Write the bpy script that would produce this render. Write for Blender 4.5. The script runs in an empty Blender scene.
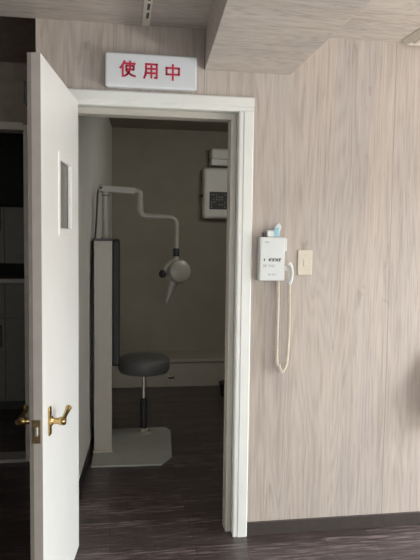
import bpy, bmesh, math, random
from mathutils import Vector, Matrix
random.seed(4)
S = bpy.context.scene
COL = S.collection
PI = math.pi

# ------------------------------------------------------------------ materials
def new_mat(name):
    m = bpy.data.materials.new(name); m.use_nodes = True
    nt = m.node_tree; b = nt.nodes['Principled BSDF']
    return m, nt, b

def plain(name, col, rough=0.5, metal=0.0, spec=0.5, var=0.06, scale=18.0, bump=0.0, bscale=300.0):
    """procedural: slight mottling of the colour and of the roughness"""
    m, nt, b = new_mat(name)
    N, L = nt.nodes.new, nt.links.new
    tc = N('ShaderNodeTexCoord')
    no = N('ShaderNodeTexNoise'); no.inputs['Scale'].default_value = scale; no.inputs['Detail'].default_value = 4
    L(tc.outputs['Object'], no.inputs['Vector'])
    r = N('ShaderNodeValToRGB')
    r.color_ramp.elements[0].position = 0.3; r.color_ramp.elements[1].position = 0.7
    r.color_ramp.elements[0].color = tuple(c * (1 - var) for c in col) + (1,)
    r.color_ramp.elements[1].color = tuple(min(1, c * (1 + var)) for c in col) + (1,)
    L(no.outputs['Fac'], r.inputs['Fac']); L(r.outputs['Color'], b.inputs['Base Color'])
    b.inputs['Roughness'].default_value = rough; b.inputs['Metallic'].default_value = metal
    b.inputs['Specular IOR Level'].default_value = spec
    if bump:
        n2 = N('ShaderNodeTexNoise'); n2.inputs['Scale'].default_value = bscale
        L(tc.outputs['Object'], n2.inputs['Vector'])
        bp = N('ShaderNodeBump'); bp.inputs['Strength'].default_value = bump; bp.inputs['Distance'].default_value = 0.001
        L(n2.outputs['Fac'], bp.inputs['Height']); L(bp.outputs['Normal'], b.inputs['Normal'])
    return m

def wood(name, light, mid, dark, axis, rough=0.5, seam=None, short=1.0, con=1.0):
    """wood print: grain runs along axis ('x' or 'z'); cathedral figure, fibres, sheet seams"""
    m, nt, b = new_mat(name)
    N, L = nt.nodes.new, nt.links.new
    tc = N('ShaderNodeTexCoord')
    def noise(ac, al, detail=3, dist=0.0, off=0.0):
        al = al * short
        mp = N('ShaderNodeMapping')
        mp.inputs['Scale'].default_value = (al, ac, ac) if axis == 'x' else (ac, ac, al)
        mp.inputs['Location'].default_value = (off, off * .7, off * .3)
        L(tc.outputs['Object'], mp.inputs['Vector'])
        n = N('ShaderNodeTexNoise'); n.inputs['Scale'].default_value = 1.0
        n.inputs['Detail'].default_value = detail; n.inputs['Distortion'].default_value = dist
        L(mp.outputs['Vector'], n.inputs['Vector']); return n.outputs['Fac']
    def math_(op, a, bb=None):
        n = N('ShaderNodeMath'); n.operation = op
        for i, v in enumerate((a, bb)):
            if v is None: continue
            if isinstance(v, (int, float)): n.inputs[i].default_value = v
            else: L(v, n.inputs[i])
        return n.outputs[0]
    fig = noise(6.5, 0.5, 1.5, 0.3)
    rings = math_('SINE', math_('MULTIPLY', fig, 120.0))
    rings = math_('MULTIPLY', rings, 0.085)
    fibre = math_('MULTIPLY', math_('SUBTRACT', noise(125, 6.0, 3, 0.5, 3.1), 0.5), 0.75)
    streak = math_('MULTIPLY', math_('SUBTRACT', noise(40, 1.3, 5, 0.6, 7.7), 0.5), 0.65)
    broad = math_('MULTIPLY', math_('SUBTRACT', noise(5.0, 0.4, 2, 0, 1.3), 0.5), 0.3)
    knots = math_('MULTIPLY', math_('GREATER_THAN', noise(20, 4.5, 2, 0.6, 12.0), 0.715), -0.16)
    v = math_('ADD', math_('ADD', math_('ADD', rings, fibre), math_('ADD', streak, broad)), knots)
    if con != 1.0: v = math_('MULTIPLY', v, con)
    v = math_('ADD', v, 0.52)
    r = N('ShaderNodeValToRGB')
    e = r.color_ramp.elements
    e[0].position = 0.12; e[0].color = tuple(dark) + (1,)
    e[1].position = 0.92; e[1].color = tuple(light) + (1,)
    k = e.new(0.5); k.color = tuple(mid) + (1,)
    L(v, r.inputs['Fac'])
    out = r.outputs['Color']
    hm = N('ShaderNodeMix'); hm.data_type = 'RGBA'; hm.blend_type = 'MULTIPLY'
    hr = N('ShaderNodeMapRange'); hr.inputs['From Min'].default_value = .42; hr.inputs['From Max'].default_value = .66
    L(noise(9, 1.1, 3, .5, 21.0), hr.inputs['Value']); L(hr.outputs['Result'], hm.inputs['Factor'])
    L(out, hm.inputs['A']); hm.inputs['B'].default_value = (.92, .935, .97, 1); out = hm.outputs['Result']
    if seam:
        sp = N('ShaderNodeSeparateXYZ'); L(tc.outputs['Object'], sp.inputs[0])
        ax, start, step = seam
        q = math_('DIVIDE', math_('SUBTRACT', sp.outputs[ax], start), step)
        q = math_('ABSOLUTE', math_('SUBTRACT', math_('FRACT', math_('ADD', q, 0.5)), 0.5))
        q = math_('LESS_THAN', q, 0.0016 / step)
        mx = N('ShaderNodeMix'); mx.data_type = 'RGBA'
        L(math_('MULTIPLY', q, 0.45), mx.inputs['Factor']); L(out, mx.inputs['A'])
        mx.inputs['B'].default_value = tuple(c * .35 for c in dark) + (1,)
        out = mx.outputs['Result']
    L(out, b.inputs['Base Color'])
    b.inputs['Roughness'].default_value = rough
    bp = N('ShaderNodeBump'); bp.inputs['Strength'].default_value = 0.15; bp.inputs['Distance'].default_value = 0.001
    L(v, bp.inputs['Height']); L(bp.outputs['Normal'], b.inputs['Normal'])
    return m

def floor_mat():
    m, nt, b = new_mat('dark_plank_floor')
    N, L = nt.nodes.new, nt.links.new
    tc = N('ShaderNodeTexCoord')
    br = N('ShaderNodeTexBrick')
    br.inputs['Scale'].default_value = 1.0
    br.inputs['Brick Width'].default_value = 0.62; br.inputs['Row Height'].default_value = 0.075
    br.inputs['Mortar Size'].default_value = 0.0018; br.inputs['Mortar Smooth'].default_value = 0.3
    br.inputs['Bias'].default_value = 0.0
    br.offset = 0.37
    br.inputs['Color1'].default_value = (0.42, 0.42, 0.42, 1); br.inputs['Color2'].default_value = (0.66, 0.66, 0.66, 1)
    br.inputs['Mortar'].default_value = (0.0, 0.0, 0.0, 1)
    L(tc.outputs['Object'], br.inputs['Vector'])
    mp = N('ShaderNodeMapping'); mp.inputs['Scale'].default_value = (6, 75, 1)
    L(tc.outputs['Object'], mp.inputs['Vector'])
    n = N('ShaderNodeTexNoise'); n.inputs['Scale'].default_value = 1; n.inputs['Detail'].default_value = 5; n.inputs['Roughness'].default_value = .65
    L(mp.outputs['Vector'], n.inputs['Vector'])
    mx = N('ShaderNodeMix'); mx.data_type = 'RGBA'; mx.blend_type = 'MULTIPLY'; mx.inputs['Factor'].default_value = 1
    r0 = N('ShaderNodeValToRGB'); r0.color_ramp.elements[0].position = .32; r0.color_ramp.elements[1].position = .72
    r0.color_ramp.elements[0].color = (.12, .12, .12, 1)
    L(n.outputs['Fac'], r0.inputs['Fac'])
    L(br.outputs['Color'], mx.inputs['A']); L(r0.outputs['Color'], mx.inputs['B'])
    r = N('ShaderNodeValToRGB')
    e = r.color_ramp.elements
    e[0].position = 0.0; e[0].color = (0.018, 0.013, 0.013, 1)
    e[1].position = 0.75; e[1].color = (0.36, 0.285, 0.275, 1)
    k = e.new(0.3); k.color = (0.062, 0.046, 0.044, 1)
    L(mx.outputs['Result'], r.inputs['Fac']); L(r.outputs['Color'], b.inputs['Base Color'])
    rr = N('ShaderNodeMapRange'); rr.inputs['To Min'].default_value = 0.24; rr.inputs['To Max'].default_value = 0.42
    L(n.outputs['Fac'], rr.inputs['Value']); L(rr.outputs['Result'], b.inputs['Roughness'])
    bp = N('ShaderNodeBump'); bp.inputs['Strength'].default_value = 0.25; bp.inputs['Distance'].default_value = 0.002
    L(mx.outputs['Result'], bp.inputs['Height']); L(bp.outputs['Normal'], b.inputs['Normal'])
    return m

WL, WM, WD = (0.55, 0.493, 0.44), (0.45, 0.39, 0.34), (0.305, 0.255, 0.22)
M = dict(
    wall=wood('pale_wood_wall_paper', WL, WM, WD, 'z', 0.55, seam=(0, 1.338, 0.92), con=0.88),
    ceil=wood('pale_wood_ceiling_paper', (.66, .61, .555), (.56, .505, .45), (.37, .325, .285), 'x', 0.55, short=2.6, con=1.2),
    floor=floor_mat(),
    base=plain('dark_brown_skirting', (0.046, 0.037, 0.033), 0.45, var=0.15, scale=30),
    white=plain('white_door_paint', (0.88, 0.895, 0.87), 0.38, var=0.015, scale=6, bump=0.05),
    trimw=plain('white_frame_paint', (0.74, 0.755, 0.72), 0.35, var=0.02, scale=8),
    stopp=plain('taupe_stop_paint', (0.44, 0.42, 0.37), 0.45, var=0.04),
    edge=plain('grey_door_edge_band', (0.42, 0.385, 0.35), 0.5, var=0.05),
    edge2=plain('taupe_door_edge_band', (0.22, 0.195, 0.17), 0.5, var=0.05),
    brass=plain('worn_brass', (0.50, 0.35, 0.15), 0.25, 1.0, var=0.2, scale=60),
    dkbrass=plain('tarnished_brass', (0.22, 0.16, 0.085), 0.4, 0.8, var=0.2, scale=60),
    steel=plain('polished_steel', (0.80, 0.79, 0.75), 0.32, 1.0, var=0.05),
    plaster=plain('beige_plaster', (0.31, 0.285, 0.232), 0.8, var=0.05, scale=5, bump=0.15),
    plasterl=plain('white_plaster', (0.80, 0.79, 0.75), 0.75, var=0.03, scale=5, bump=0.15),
    ledge=plain('cream_ledge_paint', (0.40, 0.37, 0.31), 0.6, var=0.04),
    enamel=plain('ivory_enamel', (0.40, 0.375, 0.315), 0.45, var=0.03),
    enamelw=plain('white_enamel', (0.33, 0.318, 0.275), 0.35, var=0.03),
    boxw=plain('white_box_enamel', (0.86, 0.85, 0.80), 0.4, var=0.03),
    plate=plain('grey_green_enamel', (0.34, 0.345, 0.31), 0.5, var=0.06, scale=9),
    black=plain('black_plastic', (0.022, 0.022, 0.022), 0.45, var=0.1),
    vinyl=plain('charcoal_vinyl', (0.105, 0.105, 0.103), 0.5, var=0.1, bump=0.2, bscale=400),
    padv=plain('black_vinyl', (0.022, 0.023, 0.023), 0.65, var=0.1, bump=0.2, bscale=400),
    rubber=plain('black_rubber', (0.018, 0.018, 0.019), 0.6, var=0.1),
    cream=plain('cream_plastic', (0.60, 0.55, 0.44), 0.4, var=0.03),
    phone=plain('white_plastic', (0.64, 0.67, 0.655), 0.35, var=0.02),
    cord=plain('ivory_cord', (0.72, 0.66, 0.55), 0.5, var=0.05),
    blue=plain('pale_blue_print', (0.30, 0.55, 0.68), 0.5, var=0.15, scale=90),
    ink=plain('dark_grey_ink', (0.07, 0.075, 0.08), 0.6, var=0.1),
    inkl=plain('mid_grey_ink', (0.30, 0.31, 0.32), 0.6, var=0.1),
    red=plain('red_lettering', (0.50, 0.015, 0.055), 0.45, var=0.04),
    signw=plain('white_sign_acrylic', (0.66, 0.695, 0.72), 0.22, var=0.02),
    fit=plain('off_white_fitting', (0.80, 0.77, 0.68), 0.4, var=0.03),
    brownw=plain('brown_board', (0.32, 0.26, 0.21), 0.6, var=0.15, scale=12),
    postp=plain('beige_frame_paint', (0.66, 0.61, 0.53), 0.5, var=0.06),
    cup=plain('dark_cabinet_laminate', (0.17, 0.155, 0.13), 0.45, var=0.06),
    counter=plain('grey_counter_edge', (0.42, 0.40, 0.37), 0.35, var=0.05),
    paint=plain('room_wall_paint', (0.75, 0.72, 0.67), 0.8, var=0.03),
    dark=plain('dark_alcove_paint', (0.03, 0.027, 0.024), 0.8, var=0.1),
)
def glass_mat():
    m, nt, b = new_mat('frosted_glass')
    N, L = nt.nodes.new, nt.links.new
    tc = N('ShaderNodeTexCoord'); n = N('ShaderNodeTexNoise'); n.inputs['Scale'].default_value = 120
    L(tc.outputs['Object'], n.inputs['Vector'])
    mr = N('ShaderNodeMapRange'); mr.inputs['To Min'].default_value = .3; mr.inputs['To Max'].default_value = .45
    L(n.outputs['Fac'], mr.inputs['Value']); L(mr.outputs['Result'], b.inputs['Roughness'])
    b.inputs['Base Color'].default_value = (.42, .41, .385, 1)
    b.inputs['Transmission Weight'].default_value = .6
    return m
M['glass'] = glass_mat()

# ------------------------------------------------------------------ mesh helpers
class MB:
    def __init__(s): s.bm = bmesh.new()
    def box(s, x0, x1, y0, y1, z0, z1):
        v = [s.bm.verts.new((x, y, z)) for z in (z0, z1) for y in (y0, y1) for x in (x0, x1)]
        for f in ((0,2,3,1),(4,5,7,6),(0,1,5,4),(2,6,7,3),(0,4,6,2),(1,3,7,5)):
            s.bm.faces.new([v[i] for i in f])
        return s
    def prism(s, pts, axis, a, b):
        """polygon pts (2-D) extruded along axis from a to b"""
        def mk(p, t):
            if axis == 'z': return (p[0], p[1], t)
            if axis == 'y': return (p[0], t, p[1])
            return (t, p[0], p[1])
        A = [s.bm.verts.new(mk(p, a)) for p in pts]; B = [s.bm.verts.new(mk(p, b)) for p in pts]
        n = len(pts)
        s.bm.faces.new(A[::-1]); s.bm.faces.new(B)
        for i in range(n): s.bm.faces.new((A[i], A[(i+1) % n], B[(i+1) % n], B[i]))
        return s
    def lathe(s, prof, origin=(0,0,0), axis=(0,0,1), seg=32):
        """profile of (radius, height) turned about axis"""
        q = Vector((0,0,1)).rotation_difference(Vector(axis).normalized()); o = Vector(origin)
        rows = []
        for r, h in prof:
            if r < 1e-6: rows.append([s.bm.verts.new(o + q @ Vector((0,0,h)))])
            else: rows.append([s.bm.verts.new(o + q @ Vector((r*math.cos(2*PI*i/seg), r*math.sin(2*PI*i/seg), h))) for i in range(seg)])
        for A, B in zip(rows, rows[1:]):
            if len(A) == 1 and len(B) == 1: continue
            for i in range(seg):
                j = (i+1) % seg
                if len(A) == 1: s.bm.faces.new((A[0], B[i], B[j]))
                elif len(B) == 1: s.bm.faces.new((A[i], A[j], B[0]))
                else: s.bm.faces.new((A[i], A[j], B[j], B[i]))
        for R, fl in ((rows[0], True), (rows[-1], False)):
            if len(R) > 1: s.bm.faces.new(R[::-1] if fl else R)
        return s
    def tube(s, pts, rad, seg=12, ry=None):
        """round tube along a polyline; rad a number or a list"""
        P = [Vector(p) for p in pts]; n = len(P)
        R = rad if isinstance(rad, (list, tuple)) else [rad]*n
        T = []
        for i in range(n):
            a = P[max(i-1,0)]; b = P[min(i+1,n-1)]; T.append((b-a).normalized())
        up = Vector((0,0,1)) if abs(T[0].z) < .9 else Vector((0,1,0))
        u = T[0].cross(up).normalized(); rings = []
        for i in range(n):
            if i: u = T[i-1].rotation_difference(T[i]) @ u
            w = T[i].cross(u).normalized()
            k = ry if ry else 1.0
            rings.append([s.bm.verts.new(P[i] + R[i]*(u*math.cos(2*PI*j/seg)*k + w*math.sin(2*PI*j/seg))) for j in range(seg)])
        for A, B in zip(rings, rings[1:]):
            for j in range(seg): s.bm.faces.new((A[j], A[(j+1)%seg], B[(j+1)%seg], B[j]))
        s.bm.faces.new(rings[0][::-1]); s.bm.faces.new(rings[-1])
        return s
    def build(s, name, mat, parent=None, bevel=0.0, bseg=2, smooth=False, loc=None):
        bmesh.ops.recalc_face_normals(s.bm, faces=s.bm.faces[:])
        me = bpy.data.meshes.new(name); s.bm.to_mesh(me); s.bm.free()
        o = bpy.data.objects.new(name, me); COL.objects.link(o)
        me.materials.append(mat)
        if smooth:
            for p in me.polygons: p.use_smooth = True
            if smooth == 'auto':
                me.set_sharp_from_angle(angle=math.radians(38))
        if bevel:
            b = o.modifiers.new('bevel', 'BEVEL'); b.width = bevel; b.segments = bseg; b.limit_method = 'ANGLE'
            b.harden_normals = False
        if parent: o.parent = parent
        if loc: o.location = loc
        return o

def catmull(pts, k=8):
    P = [Vector(p) for p in pts]; P = [P[0]*2-P[1]] + P + [P[-1]*2-P[-2]]; out = []
    for i in range(1, len(P)-2):
        a,b,c,d = P[i-1:i+3]
        for j in range(k):
            t = j/k
            out.append(.5*((2*b)+(c-a)*t+(2*a-5*b+4*c-d)*t*t+(3*b-a-3*c+d)*t**3))
    out.append(P[-2]); return out
def fillet(pts, r, k=6):
    """polyline with rounded corners"""
    P = [Vector(p) for p in pts]; out = [P[0]]
    for a, b, c in zip(P, P[1:], P[2:]):
        d1 = (a-b).normalized(); d2 = (c-b).normalized()
        rr = min(r, (a-b).length*.48, (c-b).length*.48)
        p, q = b + d1*rr, b + d2*rr
        for j in range(k+1):
            t = j/k; out.append(p*(1-t)**2 + b*2*t*(1-t) + q*t*t)
    out.append(P[-1]); return out

def tag(o, label, cat, group=None, kind=None):
    o['label'] = label; o['category'] = cat
    if group: o['group'] = group
    if kind: o['kind'] = kind
    return o
def empty(name, loc, rz=0.0):
    o = bpy.data.objects.new(name, None); COL.objects.link(o)
    o.empty_display_size = .1; o.location = loc; o.rotation_euler = (0, 0, rz); return o
def struct(o, label, cat): return tag(o, label, cat, kind='structure')

# ------------------------------------------------------------------ numbers of the room
ZC = 2.361          # main ceiling
YR, XR, XL = -5.2, 3.7, -2.6     # rear, right and left walls of the front room
WT = 0.12           # thickness of the door wall
OX0, OX1, OZ = -0.165, 0.605, 2.035   # rough opening

# floor: one slab through all rooms
struct(MB().box(XL-.1, XR+.1, YR-.1, 3.75, -.1, 0).build('floor', M['floor']), 'dark brown wood plank floor running through the doorway', 'floor')
# ceilings
struct(MB().box(XL-.1, XR+.1, YR-.1, 0, ZC, 2.62).build('ceiling', M['ceil']), 'pale wood-grain ceiling of the front room', 'ceiling')
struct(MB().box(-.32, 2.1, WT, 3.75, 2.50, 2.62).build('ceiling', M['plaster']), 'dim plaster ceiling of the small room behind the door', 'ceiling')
struct(MB().box(XL-.1, -.32, 0, 3.75, 2.47, 2.62).build('ceiling', M['brownw']), 'dark brown ceiling of the recess left of the door', 'ceiling')
# door wall, built round its opening
w = MB(); w.box(-.32, OX0, 0, WT, 0, 2.5).box(OX0, OX1, 0, WT, OZ, 2.5).box(OX1, XR, 0, WT, 0, 2.5)
struct(w.build('wall_front', M['wall']), 'pale wood-grain wall around the open doorway', 'wall')
# small room: left wall runs slightly skew, right wall, back wall
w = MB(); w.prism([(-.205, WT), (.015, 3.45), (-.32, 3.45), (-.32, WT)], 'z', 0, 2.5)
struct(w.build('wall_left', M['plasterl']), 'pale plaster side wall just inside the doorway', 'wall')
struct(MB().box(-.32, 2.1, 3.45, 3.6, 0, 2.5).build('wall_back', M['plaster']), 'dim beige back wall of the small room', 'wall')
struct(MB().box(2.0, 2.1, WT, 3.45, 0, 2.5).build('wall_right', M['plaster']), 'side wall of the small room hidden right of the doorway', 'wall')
# small room skirting along the skew wall
def skew(y): return -.205 + (.22/3.33)*(y-WT)
w = MB(); w.prism([(skew(.13), .13), (skew(3.44), 3.44), (skew(3.44)+.008, 3.44), (skew(.13)+.008, .13)], 'z', 0, .06)
struct(w.build('baseboard_left', M['rubber']), 'black skirting along the side wall inside the doorway', 'baseboard')
# low ledge across the back of the small room
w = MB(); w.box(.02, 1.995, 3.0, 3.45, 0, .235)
lg = struct(w.build('trim_1', M['ledge']), 'low cream boxed ledge along the foot of the back wall', 'ledge')
MB().box(.02, 1.995, 2.985, 3.45, .235, .262).build('ledge_top', M['ledge'], lg, .004)

# front room outer walls with window openings that let the daylight in
def wall_with_hole(name, mat, label, along, pos, thick, a0, a1, h0, h1, z0, z1):
    w = MB()
    def bx(p, q, zz0, zz1):
        if along == 'y': w.box(pos, pos+thick, p, q, zz0, zz1)
        else: w.box(p, q, pos, pos+thick, zz0, zz1)
    bx(a0, h0, 0, ZC); bx(h1, a1, 0, ZC); bx(h0, h1, 0, z0); bx(h0, h1, z1, ZC)
    return struct(w.build(name, mat), label, 'wall')
WY0, WY1, WZ0, WZ1 = -4.2, -0.7, 0.25, 2.1
wall_with_hole('wall_right', M['paint'], 'plain wall with a wide window far right of the doorway', 'y', XR, .1, YR, 0, WY0, WY1, WZ0, WZ1)
RX0, RX1, RZ0, RZ1 = -0.5, 3.3, 0.4, 2.1
wall_with_hole('wall_rear', M['paint'], 'plain wall with a window facing the doorway', 'x', YR-.1, .1, XL, XR+.1, RX0, RX1, RZ0, RZ1)
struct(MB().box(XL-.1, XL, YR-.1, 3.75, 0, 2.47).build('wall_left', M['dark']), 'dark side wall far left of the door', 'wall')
w = MB()
for a in (WY0, -3.05, -1.9, WY1-.05): w.box(XR+.02, XR+.07, a, a+.05, WZ0, WZ1)
w.box(XR+.02, XR+.07, WY0, WY1, WZ0, WZ0+.05).box(XR+.02, XR+.07, WY0, WY1, WZ1-.05, WZ1)
struct(w.build('window_1', M['trimw']), 'white window frame in the far right wall', 'window')
w = MB()
for a in (RX0, .75, 2.0, RX1-.05): w.box(a, a+.05, YR-.07, YR-.02, RZ0, RZ1)
w.box(RX0, RX1, YR-.07, YR-.02, RZ0, RZ0+.05).box(RX0, RX1, YR-.07, YR-.02, RZ1-.05, RZ1)
struct(w.build('window_2', M['trimw']), 'white window frame in the wall facing the doorway', 'window')

# boxed beam under the ceiling with a sloping right cheek
w = MB()
A = [(.421, 2.183), (.818, 2.183), (.973, ZC), (.421, ZC)]
Bx = lambda y: .421 - .062*(-y)/.85*0.9
n0 = [w.bm.verts.new((x, 0, z)) for x, z in A]
yb = -3.4
n1 = [w.bm.verts.new((x + (Bx(yb)-.421 if i in (0, 3) else -.02), yb, z)) for i, (x, z) in enumerate(A)]
w.bm.faces.new(n0); w.bm.faces.new(n1[::-1])
for i in range(4): w.bm.faces.new((n0[i], n1[i], n1[(i+1)%4], n0[(i+1)%4]))
struct(w.build('trim_2', M['ceil']), 'boxed wood-grain beam with a sloping cheek below the ceiling', 'beam')
# skirting of the door wall
struct(MB().box(.652, XR, -.012, 0, 0, .066).build('baseboard_front', M['base'], None, .002), 'dark brown skirting below the pale wood-grain wall', 'baseboard')

# ------------------------------------------------------------------ door frame
fr = empty('door_frame', (0, 0, 0))
struct(fr, 'white painted frame around the open doorway', 'door frame')
def casing_profile(x_in, x_out):   # moulded architrave: two steps, wider flat
    d = 1 if x_out > x_in else -1; W = abs(x_out - x_in)
    return [(x_in, 0), (x_in, -.010), (x_in+d*.006, -.013), (x_in+d*.020, -.013), (x_in+d*.024, -.017), (x_in+d*(W-.006), -.017), (x_out, -.012), (x_out, 0)]
MB().prism(casing_profile(.580, .649), 'z', 0, 2.004).build('casing', M['trimw'], fr)
MB().prism(casing_profile(-.142, -.211), 'z', 0, 2.004).build('casing', M['trimw'], fr)
w = MB(); w.prism([(0, 2.004), (-.010, 2.004), (-.013, 2.010), (-.013, 2.022), (-.017, 2.026), (-.017, 2.064), (-.012, 2.07), (0, 2.07)], 'x', -.211, .649)
w.build('head_casing', M['trimw'], fr)
MB().box(.582, .604, 0, .12, 0, 2.034).build('jamb', M['trimw'], fr)
MB().box(-.164, -.153, 0, .12, 0, 2.034).build('jamb', M['trimw'], fr)
MB().box(-.153, .582, 0, .12, 2.006, 2.034).build('head_jamb', M['trimw'], fr)
MB().box(.553, .582, .045, .12, 0, 2.006).build('stop', M['stopp'], fr, .003)
MB().box(-.153, -.149, .045, .12, 0, 2.006).build('stop', M['stopp'], fr, .003)
MB().box(-.149, .553, .045, .12, 1.976, 2.006).build('head_stop', M['stopp'], fr, .003)
w = MB(); w.box(.5785, .582, .006, .034, .92, 1.02)
w.build('strike_plate', M['steel'], fr, .001)

# ------------------------------------------------------------------ door leaf, standing open towards us
ANG = 1.6843
HX, HY = -.1402, -.017
T = .042; LW = .728; LZ0, LZ1 = .010, 2.012
d = empty('door_1', (HX, HY, 0), -ANG)
struct(d, 'white door standing wide open with small window and brass lever', 'door')
# local: x from hinge to latch, +y the face we see, z up
wx0, wx1, wz0, wz1 = .178, .428, 1.445, 1.722
w = MB()
w.box(0, wx0, -T, 0, LZ0, LZ1).box(wx1, LW-.003, -T, 0, LZ0, LZ1).box(wx0, wx1, -T, 0, LZ0, wz0).box(wx0, wx1, -T, 0, wz1, LZ1)
w.build('panel', M['white'], d)
MB().box(LW-.003, LW, -.029, 0, LZ0, LZ1).build('edge_strip', M['edge'], d)
MB().box(LW-.003, LW-.0005, -T, -.029, LZ0, LZ1).build('rebate_strip', M['edge2'], d)
w = MB(); e = .03
for y0, y1 in ((-.012, .004), (-T-.004, -T+.010)):
    w.box(wx0-.018, wx0+.012, y0, y1, wz0-.018, wz1+.018).box(wx1-.012, wx1+.018, y0, y1, wz0-.018, wz1+.018)
    w.box(wx0+.012, wx1-.012, y0, y1, wz0-.018, wz0+.012).box(wx0+.012, wx1-.012, y0, y1, wz1-.012, wz1+.018)
wf = w.build('window_frame', M['white'], d, .003)
MB().box(wx0+.005, wx1-.005, -.020, -.014, wz0+.005, wz1-.005).build('pane', M['glass'], wf)
# latch face plate and bolt
lp = MB().box(LW-.002, LW+.0022, -.034, -.006, .735, .815).build('latch_plate', M['dkbrass'], d, .001)
MB().box(LW, LW+.010, -.026, -.013, .760, .792).build('latch_bolt', M['steel'], lp, .003)
# lever sets
def lever(sgn, y0):
    hx, hz = .628, .782
    w = MB(); Y = lambda t: y0 + sgn*t*(1.0 if sgn > 0 else 1.3)
    w.prism([(hx-.014, hz-.050), (hx+.014, hz-.050), (hx+.017, hz-.04), (hx+.017, hz+.04), (hx+.014, hz+.050), (hx-.014, hz+.050), (hx-.017, hz+.04), (hx-.017, hz-.04)], 'y', y0, Y(.007))
    rose = w.build('handle', M['brass'], d, .002)
    w = MB(); w.lathe([(.018, 0), (.018, .006), (.011, .012), (.011, .028), (.014, .032), (.016, .046), (.012, .054), (0, .056)], (hx, Y(.005), hz), (0, sgn, 0), 20)
    w.build('spindle', M['brass'], rose, smooth='auto')
    pts = catmull([(hx+.010, Y(.047), hz-.002), (hx-.015, Y(.048), hz+.002), (hx-.05, Y(.047), hz+.006), (hx-.085, Y(.047), hz+.010), (hx-.105, Y(.050), hz+.020)], 5)
    n = len(pts)
    w = MB(); w.tube(pts, [.0105 - .003*math.sin(PI*i/(n-1)) + .001*i/n for i in range(n)], 12)
    w.build('lever', M['brass'], rose, smooth='auto')
lever(1, 0); lever(-1, -T)
for z in (.25, 1.02, 1.80):      # hinge knuckles at the frame
    w = MB(); w.lathe([(.0, -.052), (.005, -.05), (.007, -.045), (.007, .045), (.005, .05), (0, .052)], (-.004, -T-.006, z), (0, 0, 1), 14)
    w.build('hinge', M['brass'], d, smooth='auto')
MB().box(LW-.03, LW-.006, -T-.012, -T, 1.85, 1.925).build('bumper', M['black'], d, .004)

# ------------------------------------------------------------------ lettering helpers
def strokes(polys, ox, oz, sx, sz, y0, y1, wd, bm=None):
    """polylines in a unit square (y down) as flat raised strokes on the plane y; seen from -y"""
    w = bm or MB()
    for k, pl in enumerate(polys):
        P = [Vector((ox + p[0]*sx, oz - p[1]*sz)) for p in pl]
        yy = y0 - .00012*(k % 4)
        for a, b in zip(P, P[1:]):
            t = (b-a).normalized(); n = Vector((-t.y, t.x))*wd/2; t = t*wd*.42
            w.prism([tuple(a-t-n), tuple(b+t-n), tuple(b+t+n), tuple(a-t+n)], 'y', yy, y1)
    return w

# ------------------------------------------------------------------ the sign over the door
sg = empty('wall_sign', (.176, 0, 2.149))
tag(sg, 'white rounded sign box with red writing above the doorway', 'sign')
w = MB(); w.box(-.194, .194, -.042, 0, -.068, .068)
w.build('back_box', M['signw'], sg, .010, 3)
w = MB(); w.box(-.200, .200, -.062, -.040, -.073, .073)
w.build('face', M['signw'], sg, .009, 4)
shi = [[(.29,0),(.16,.27),(.0,.45)], [(.17,.26),(.17,1.02)], [(.34,.14),(1.0,.14)], [(.42,.30),(.93,.30),(.93,.54),(.42,.54),(.42,.30)],
       [(.67,0),(.67,.50),(.60,.74),(.46,.90),(.30,1.0)], [(.41,.62),(.56,.78),(.76,.92),(1.02,1.0)]]
you = [[(.15,.05),(.15,.55),(.11,.80),(.02,1.0)], [(.15,.05),(.90,.05),(.90,.97),(.76,.97)], [(.15,.36),(.90,.36)], [(.15,.66),(.90,.66)], [(.52,.05),(.52,.97)]]
chu = [[(.06,.22),(.94,.22),(.94,.66),(.06,.66),(.06,.22)], [(.50,0),(.50,1.03)]]
for ch, ox, oz in ((shi, -.135, .036), (you, -.033, .032), (chu, .062, .031)):
    strokes(ch, ox, oz, .062, .062, -.0632, -.0615, .0088).build('character', M['red'], sg)

# ------------------------------------------------------------------ wall telephone box with hanging cord
ph = empty('wall_phone', (.738, 0, 1.333))
tag(ph, 'white wall phone box with hanging coiled cord beside the door frame', 'phone')
w = MB(); w.box(-.060, .060, -.050, 0, -.101, .101)
w.build('box', M['phone'], ph, .004, 3)
MB().box(-.054, .054, -.0515, -.049, -.095, .095).build('face_plate', M['phone'], ph, .001)
def scribble(x0, x1, z, h, wd, n, seed):
    rnd = random.Random(seed); w = MB(); st = (x1-x0)/n
    for i in range(n):
        if rnd.random() < .12: continue
        x = x0 + i*st; c = rnd.random()
        pl = [[(0,0),(0,1)], [(0,0),(1,0)]] if c < .35 else [[(0,0),(1,0),(1,1),(0,1)]] if c < .7 else [[(0,.5),(1,.5)], [(.5,0),(.5,1)]]
        strokes(pl, x, z+h/2, st*.62, h, -.0521, -.0512, wd, w)
    return w
scribble(-.036, -.006, .077, .007, .0016, 6, 1).build('logo', M['inkl'], ph)
scribble(-.040, .044, -.004, .010, .0036, 11, 2).build('lettering', M['ink'], ph)
scribble(-.044, .012, -.032, .010, .0017, 8, 3).build('lettering', M['inkl'], ph)
scribble(-.018, .020, -.072, .006, .0018, 8, 5).build('lettering', M['inkl'], ph)
# the cradle and the small handset on the right side
MB().box(.058, .072, -.042, -.008, .035, .098).build('side_cover', M['phone'], ph, .004)
MB().box(.058, .076, -.046, -.012, -.055, -.030).build('cradle', M['phone'], ph, .004)
hs = catmull([(.078, -.052, -.022), (.088, -.056, -.034), (.094, -.056, -.060), (.092, -.052, -.090), (.084, -.045, -.112)], 5)
n = len(hs)
MB().tube(hs, [.013 - .0055*math.sin(PI*i/(n-1)) for i in range(n)], 14).build('handset', M['phone'], ph, smooth='auto')
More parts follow.
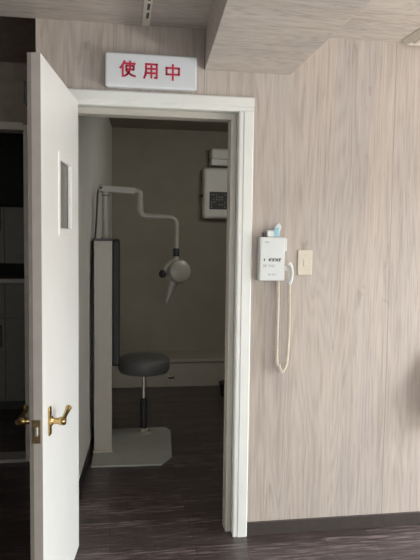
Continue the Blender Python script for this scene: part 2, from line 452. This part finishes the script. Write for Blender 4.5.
# coiled cord: helix about a long hanging loop
path = catmull([(.034, -.030, -.100), (.034, -.036, -.16), (.034, -.036, -.26), (.033, -.036, -.40), (.036, -.036, -.49), (.046, -.036, -.500),
                (.056, -.036, -.530), (.070, -.036, -.520), (.082, -.036, -.485), (.088, -.036, -.40), (.089, -.038, -.26), (.086, -.042, -.16), (.085, -.045, -.108)], 26)
hel = []; ln = 0.0
for i, p in enumerate(path):
    t = (path[min(i+1, len(path)-1)] - path[max(i-1, 0)]).normalized()
    if i: ln += (p - path[i-1]).length
    u = t.cross(Vector((0,1,0))).normalized(); q = t.cross(u)
    hel.append((p, u, q, ln))
pts = []
for k in range(len(hel)-1):
    for s in range(8):
        f = s/8; p = hel[k][0].lerp(hel[k+1][0], f); L_ = hel[k][3]*(1-f) + hel[k+1][3]*f
        ph_ = 2*PI*L_/.0066
        pts.append(p + .0062*(hel[k][1]*math.cos(ph_) + hel[k][2]*math.sin(ph_)))
MB().tube(pts, .0028, 5).build('coiled_cord', M['cord'], ph, smooth=True)

# small packet standing on the phone box
pk = empty('paper_packet', (.743, -.024, 1.434))
tag(pk, 'small white and pale blue packet lying on top of the phone box', 'packet')
MB().box(-.030, .030, -.018, .014, 0, .032).build('wrapper', M['phone'], pk, .004)
w = MB(); w.prism([(.000, .028), (.034, .028), (.040, .048), (.030, .066), (.016, .058)], 'y', -.012, -.004)
w.build('flap', M['phone'], pk, .001)
w = MB(); w.box(.004, .026, -.0195, -.017, .002, .044)
w.build('blue_print', M['blue'], pk)
MB().box(-.044, -.031, -.014, .012, 0, .022).build('clip', M['ink'], pk, .002)

# ------------------------------------------------------------------ switch plate
sw = empty('light_switch', (.909, 0, 1.316))
tag(sw, 'cream switch plate on the pale wall right of the phone box', 'switch')
MB().box(-.036, .036, -.008, 0, -.060, .060).build('plate', M['cream'], sw, .003, 3)
MB().box(-.008, .008, -.0100, -.007, -.016, .016).build('rocker', M['cream'], sw, .0015)

# ------------------------------------------------------------------ ceiling track and lamp
tr = empty('ceiling_rail', (.152, -.02, ZC), 0.0)
tag(tr, 'narrow cream rail on the ceiling above the sign', 'rail')
w = MB(); w.prism([(-.0165, .0), (.0165, .0), (.004, -.70), (-.030, -.70)], 'z', -.008, 0)
w.build('rail', M['fit'], tr, .001)
for k in range(6): MB().box(-.005-.0017*k, .006-.0017*k, -.165-.1*k, -.10-.1*k, -.0095, -.0075).build('slot', M['ink'], tr)
cl = empty('ceiling_light', (1.465, -.68, ZC))
tag(cl, 'white strip light fixed to the ceiling at far right', 'lamp')
MB().prism([(-.118, 0), (.118, 0), (.095, -.022), (-.095, -.022)], 'y', -.64, .64).build('housing', M['fit'], cl, .002)
MB().box(-.085, .085, -.60, .60, -.032, -.021).build('diffuser', M['fit'], cl, .005)
# ------------------------------------------------------------------ made-up rack, unseen right of the view, added to shadow the wall
mr = empty('wall_mounted_shadow_blocker', (1.765, 0, .56))
tag(mr, 'made-up brown rack unseen right of the view, added to shade the wall', 'rack')
MB().box(-.19, .19, -.014, 0, 0, .36).build('back_panel', M['brownw'], mr, .003)
for x in (-.19, .178): MB().prism([(0, 0), (-.10, 0), (-.13, .12), (-.13, .20), (-.03, .36), (0, .36)], 'x', x, x+.012).build('side_panel', M['brownw'], mr)
MB().prism([(-.088, 0), (-.10, 0), (-.13, .12), (-.13, .20), (-.118, .20), (-.118, .12)], 'x', -.178, .178).build('front_panel', M['brownw'], mr)
MB().box(-.178, .178, -.09, -.014, 0, .012).build('bottom_panel', M['brownw'], mr)

# ------------------------------------------------------------------ x-ray stand in the small room
xr = empty('xray_stand', (0, 1.2, 0))
tag(xr, 'ivory dental x-ray column with backrest and jointed arm on floor plate', 'x-ray machine')
def xo(p): return (p[0], p[1]-1.2, p[2])
w = MB(); w.prism([(-.118, -.226), (.320, -.245), (.395, -.115), (.440, .43), (.405, .51), (-.085, .51)], 'z', 0, .012)
w.build('floor_plate', M['plate'], xr, .003)
w = MB(); w.box(-.104, .012, .012, .30, .012, 1.40)
w.build('column', M['enamel'], xr, .004)
MB().box(-.110, .018, .004, .306, .012, .026).build('column_foot', M['enamel'], xr, .002)
MB().box(-.107, .016, .006, .31, 1.398, 1.412).build('column_cap', M['black'], xr, .003)
# backrest pad: rounded slab on the right cheek of the column
def rrect(y0, y1, z0, z1, r, k=6):
    out = []
    for cy, cz, a in ((y1-r, z1-r, 0), (y0+r, z1-r, 90), (y0+r, z0+r, 180), (y1-r, z0+r, 270)):
        for j in range(k+1):
            t = math.radians(a + 90*j/k); out.append((cy + r*math.cos(t), cz + r*math.sin(t)))
    return out
w = MB(); w.prism(rrect(.02, .30, .575, 1.412, .03), 'x', .012, .062)
w.build('backrest', M['padv'], xr, .014, 3)
# mast
w = MB(); w.lathe([(.030, 1.405), (.030, 1.425), (.0215, 1.43), (.0215, 1.70), (.027, 1.702), (.027, 1.735)], (-.032, .18, 0), (0,0,1), 24)
ms = w.build('mast', M['enamelw'], xr, smooth='auto')
MB().lathe([(.0225, 0), (.0225, .006)], (-.032, .18, 1.694), (0,0,1), 24).build('collar', M['black'], ms, smooth='auto')
w = MB(); w.box(-.078, .165, .156, .204, 1.722, 1.768)
ar = w.build('arm', M['enamelw'], xr, .006)
ar.matrix_world = Matrix.Translation((-.078, 0, 1.745)) @ Matrix.Rotation(math.radians(3.2), 4, 'Y') @ Matrix.Translation((.078, 0, -1.745))
MB().lathe([(0, 0), (.010, 0), (.010, .004), (0, .004)], (-.062, .150, 1.748), (0, 1, 0), 16).build('cap', M['black'], ar)
wl = MB(); rnd = random.Random(8)
for i in range(15):
    if i == 6: continue
    wl.box(.002+i*.0092, .008+i*.0092, .1552, .157, 1.741, 1.741+.006+.004*rnd.random())
wl.build('lettering', M['inkl'], ar)
# first elbow and lower arm
w = MB(); w.tube(fillet([(.150, .18, 1.733), (.196, .18, 1.728), (.196, .18, 1.655)], .04), .021, 16)
w.build('elbow', M['enamelw'], xr, smooth='auto')
MB().lathe([(.022, 1.600), (.024, 1.606), (.024, 1.632), (.022, 1.64)], (.196, .18, 0), (0,0,1), 20).build('joint_ring', M['enamelw'], xr, smooth='auto')
w = MB(); w.tube(fillet([(.196, .18, 1.66), (.196, .18, 1.566), (.443, .18, 1.560), (.443, .18, 1.345)], .06, 8), [.0205]*10 + [.0165]*10, 16)
w.build('lower_arm', M['enamelw'], xr, smooth='auto')
MB().lathe([(.021, 1.297), (.022, 1.302), (.022, 1.345), (.018, 1.352)], (.443, .18, 0), (0,0,1), 20).build('black_joint', M['black'], xr, smooth='auto')
# yoke, head, dial, cone
w = MB(); w.tube(catmull([(.443, .18, 1.305), (.440, .165, 1.275), (.405, .150, 1.255), (.372, .14, 1.222), (.360, .135, 1.185), (.366, .13, 1.160)], 6), .0155, 14)
w.build('yoke', M['enamelw'], xr, smooth='auto')
w = MB(); hd = [(0, -.075), (.045, -.073), (.072, -.06), (.082, -.035), (.083, .03), (.072, .062), (.045, .075), (0, .077)]
w.lathe(hd, (.452, .17, 1.192), Vector((.25, -.95, .12)), 32)
hdo = w.build('tube_head', M['enamelw'], xr, smooth='auto')
w = MB(); w.lathe([(0, 0), (.020, 0), (.027, .006), (.027, .022), (.020, .028), (0, .028)], (.356, .125, 1.180), Vector((-.75, -.6, .1)), 20)
w.build('dial', M['black'], xr, smooth='auto')
w = MB(); w.lathe([(.040, 0), (.034, .03), (.022, .10), (.010, .16), (0, .165)], (.425, .165, 1.135), Vector((-.30, -.12, -.95)), 24)
w.build('cone', M['enamelw'], hdo, smooth='auto')
# supply cable
w = MB(); w.tube(catmull([(-.068, .160, 1.748), (-.082, .17, 1.72), (-.088, .17, 1.62), (-.096, .13, 1.45), (-.112, .07, 1.30), (-.116, .02, 1.0), (-.112, .0, .7), (-.115, .02, .4), (-.112, .10, .1), (-.105, .32, .02)], 8), .0065, 8)
w.build('cable', M['black'], xr, smooth='auto')

# ------------------------------------------------------------------ stool
st = empty('stool', (.24, 1.60, .012))
tag(st, 'round charcoal stool on a thin post in the small room', 'stool')
w = MB(); w.lathe([(0, .440), (.14, .440), (.170, .448), (.183, .468), (.187, .500), (.186, .528), (.179, .546), (.162, .557), (.10, .562), (0, .563)], (0, 0, 0), (0,0,1), 48)
w.build('seat', M['vinyl'], st, smooth='auto')
w = MB(); w.lathe([(0, .427), (.075, .427), (.075, .441), (0, .441)], seg=24); w.build('seat_plate', M['black'], st, smooth='auto')
w = MB(); w.lathe([(0, .24), (.0135, .24), (.0135, .430), (0, .430)], seg=20); w.build('piston', M['steel'], st, smooth='auto')
w = MB(); w.lathe([(0, .03), (.026, .03), (.026, .245), (.022, .252), (.014, .254), (0, .254)], seg=24); w.build('sleeve', M['rubber'], st, smooth='auto')
w = MB(); w.lathe([(.058, 0), (.058, .008), (.034, .014), (.031, .034), (.027, .036), (0, .036)], seg=28); w.build('socket', M['enamelw'], st, smooth='auto')
w = MB(); w.tube(catmull([(.06, .02, .432), (.14, .03, .420), (.19, .02, .400), (.214, .02, .394)], 5), .005, 8)
lv = w.build('height_lever', M['steel'], st, smooth='auto')
w = MB(); w.box(.180, .222, .010, .030, .386, .400); w.build('grip', M['black'], lv, .004)

# ------------------------------------------------------------------ boxes on the back wall, dark bin
cb = empty('wall_mounted_control_box', (1.12, 3.45, 1.62))
tag(cb, 'white rounded control box with dark panel on the back wall', 'control box')
MB().box(-.205, .205, -.15, 0, 0, .50).build('case', M['boxw'], cb, .028, 4)
w = MB(); w.box(-.148, .165, -.1535, -.149, .088, .262); pn = w.build('dark_panel', M['ink'], cb, .003)
wl = MB(); rnd = random.Random(5)
for r in range(6):
    for c in range(11):
        if rnd.random() < .65: wl.box(-.135+c*.027, -.135+c*.027+.018*rnd.uniform(.5, 1), -.155, -.153, .104+r*.025, .104+r*.025+.010)
wl.build('readout', M['plate'], pn)
w = MB(); w.lathe([(0, 0), (.012, 0), (.012, .03), (0, .03)], (-.205, -.08, .225), (-1, 0, 0), 16); w.build('side_knob', M['black'], cb, smooth='auto')
ub = empty('wall_box', (1.155, 3.45, 2.145))
tag(ub, 'small white box on the back wall above the control box', 'box')
MB().box(-.17, .17, -.16, 0, .055, .165).build('lid', M['boxw'], ub, .022, 3)
MB().box(-.165, .17, -.14, 0, 0, .06).build('body', M['boxw'], ub, .004)
bn = empty('waste_bin', (1.085, 2.60, 0))
tag(bn, 'small dark rounded bin on the floor half hidden behind right door jamb', 'bin')
w = MB(); w.lathe([(.0, 0), (.085, 0), (.10, .01), (.112, .115), (.104, .122), (.096, .11), (.088, .015), (0, .012)], seg=36)
w.build('bucket', M['rubber'], bn, smooth='auto')
w = MB(); w.lathe([(.114, .112), (.117, .117), (.114, .124), (.104, .124), (.103, .116)], seg=36)
w.build('rim', M['rubber'], bn, smooth='auto')

# ------------------------------------------------------------------ recess left of the door
PY = 1.15
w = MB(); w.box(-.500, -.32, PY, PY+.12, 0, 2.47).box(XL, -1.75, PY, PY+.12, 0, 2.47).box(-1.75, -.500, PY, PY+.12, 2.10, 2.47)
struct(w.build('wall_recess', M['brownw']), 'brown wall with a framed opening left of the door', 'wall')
f2 = empty('opening_frame', (-1.13, PY, 0))
struct(f2, 'beige frame of the dark opening left of the door', 'door frame')
MB().box(.604, .634, -.02, .12, 0, 2.10).build('post', M['postp'], f2, .003)
MB().box(-.638, -.608, -.02, .12, 0, 2.10).build('post', M['postp'], f2, .003)
MB().box(-.608, .604, -.02, .12, 2.066, 2.112).build('head', M['postp'], f2, .003)
MB().box(-.608, .604, -.03, .12, 0, .022).build('sill', M['counter'], f2, .003)
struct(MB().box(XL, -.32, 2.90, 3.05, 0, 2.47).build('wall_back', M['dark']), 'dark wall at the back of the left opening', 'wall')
# cabinets in the dark beyond
def cab_door(parent, x0, x1, z0, z1, y, mat, hz):
    dr = MB().box(x0, x1, y-.018, y, z0, z1).build('door', mat, parent, .002)
    MB().box(x1-.035, x1-.022, y-.036, y-.018, hz-.09, hz+.09).build('handle', M['black'], dr, .003)
uc = empty('wall_cabinet', (-1.07, 2.48, 1.20))
tag(uc, 'dull dark wall cabinet seen through the left opening, above the counter', 'cabinet')
MB().box(-.74, .74, -.16, .415, 0, .45).build('body', M['cup'], uc, .002)
for k in range(3): cab_door(uc, -.735+.487*k+.003+(.0 if k < 2 else .0), -.735+.487*(k+1)-.003, .005, .445, -.16, M['cup'], .36)
bc = empty('base_cabinet', (-1.07, 2.48, 0))
tag(bc, 'dark low cabinet under the grey counter in the left opening', 'cabinet')
MB().box(-.74, .74, -.16, .4, .08, 1.045).build('body', M['cup'], bc, .002)
MB().box(-.74, .74, -.10, .4, 0, .08).build('plinth', M['black'], bc)
for k in range(3): cab_door(bc, -.735+.487*k+.003, -.735+.487*(k+1)-.003, .10, .76, -.16, M['cup'], .62)
for k in range(3): MB().box(-.735+.487*k+.003, -.735+.487*(k+1)-.003, -.178, -.16, .78, 1.035).build('drawer', M['cup'], bc, .002)
ct = MB().box(-1.81, -.325, 2.28, 2.895, 1.046, 1.080).build('countertop', M['counter'], None, .003)
tag(ct, 'grey countertop running across the dark left opening', 'countertop')

# ------------------------------------------------------------------ daylight, plus an added fill indoors
def area(name, loc, rot, sx, sy, power, col):
    l = bpy.data.lights.new(name, 'AREA'); l.shape = 'RECTANGLE'; l.size = sx; l.size_y = sy; l.energy = power; l.color = col
    o = bpy.data.objects.new(name, l); COL.objects.link(o); o.location = loc; o.rotation_euler = rot; return o
area('skylight', (XR+1.3, (WY0+WY1)/2+.3, 3.25), (0, math.radians(50), 0), 2.4, 4.4, 1750, (.93, .97, 1.0))
area('ground_bounce', (XR+.75, (WY0+WY1)/2, -.1), (0, math.radians(130), 0), 1.2, WY1-WY0+.4, 430, (1.0, .96, .90))
area('window_daylight', ((RX0+RX1)/2, YR-.12, (RZ0+RZ1)/2), (math.radians(90), 0, 0), RX1-RX0, RZ1-RZ0, 95, (.99, .99, .98))
area('small_room_fill', (1.45, .9, 2.30), (math.radians(52), 0, 0), .6, .4, 8.5, (1.0, .97, .88))  # added fill without a fixture, brightens the small room's back wall
W = bpy.data.worlds.new('world'); S.world = W; W.use_nodes = True
bg = W.node_tree.nodes['Background']; bg.inputs['Color'].default_value = (.85, .92, 1, 1); bg.inputs['Strength'].default_value = .6

# ------------------------------------------------------------------ camera
F, p, y, r, D, h = 619.7487, .068722, -.159837, -.0127534, 2.828666, 1.429209
fwd = Vector((-math.sin(y)*math.cos(p), math.cos(y)*math.cos(p), -math.sin(p)))
rt = Vector((math.cos(y), math.sin(y), 0)); dn = fwd.cross(rt)
c, s = math.cos(r), math.sin(r)
right = c*rt + s*dn; down = -s*rt + c*dn
cam = bpy.data.cameras.new('camera'); co = bpy.data.objects.new('camera', cam); COL.objects.link(co)
mw = Matrix.Identity(4)
for i, v in enumerate((right, -down, -fwd)):
    for j in range(3): mw[j][i] = v[j]
mw.translation = Vector((0, -D, h)); co.matrix_world = mw
cam.sensor_fit = 'HORIZONTAL'; cam.sensor_width = 36; cam.lens = F*36/420; cam.clip_start = .05
S.camera = co
S.view_settings.view_transform = 'Standard'; S.view_settings.look = 'None'
S.view_settings.gamma = 1; S.view_settings.use_curve_mapping = False
S.view_settings.exposure = 0.0
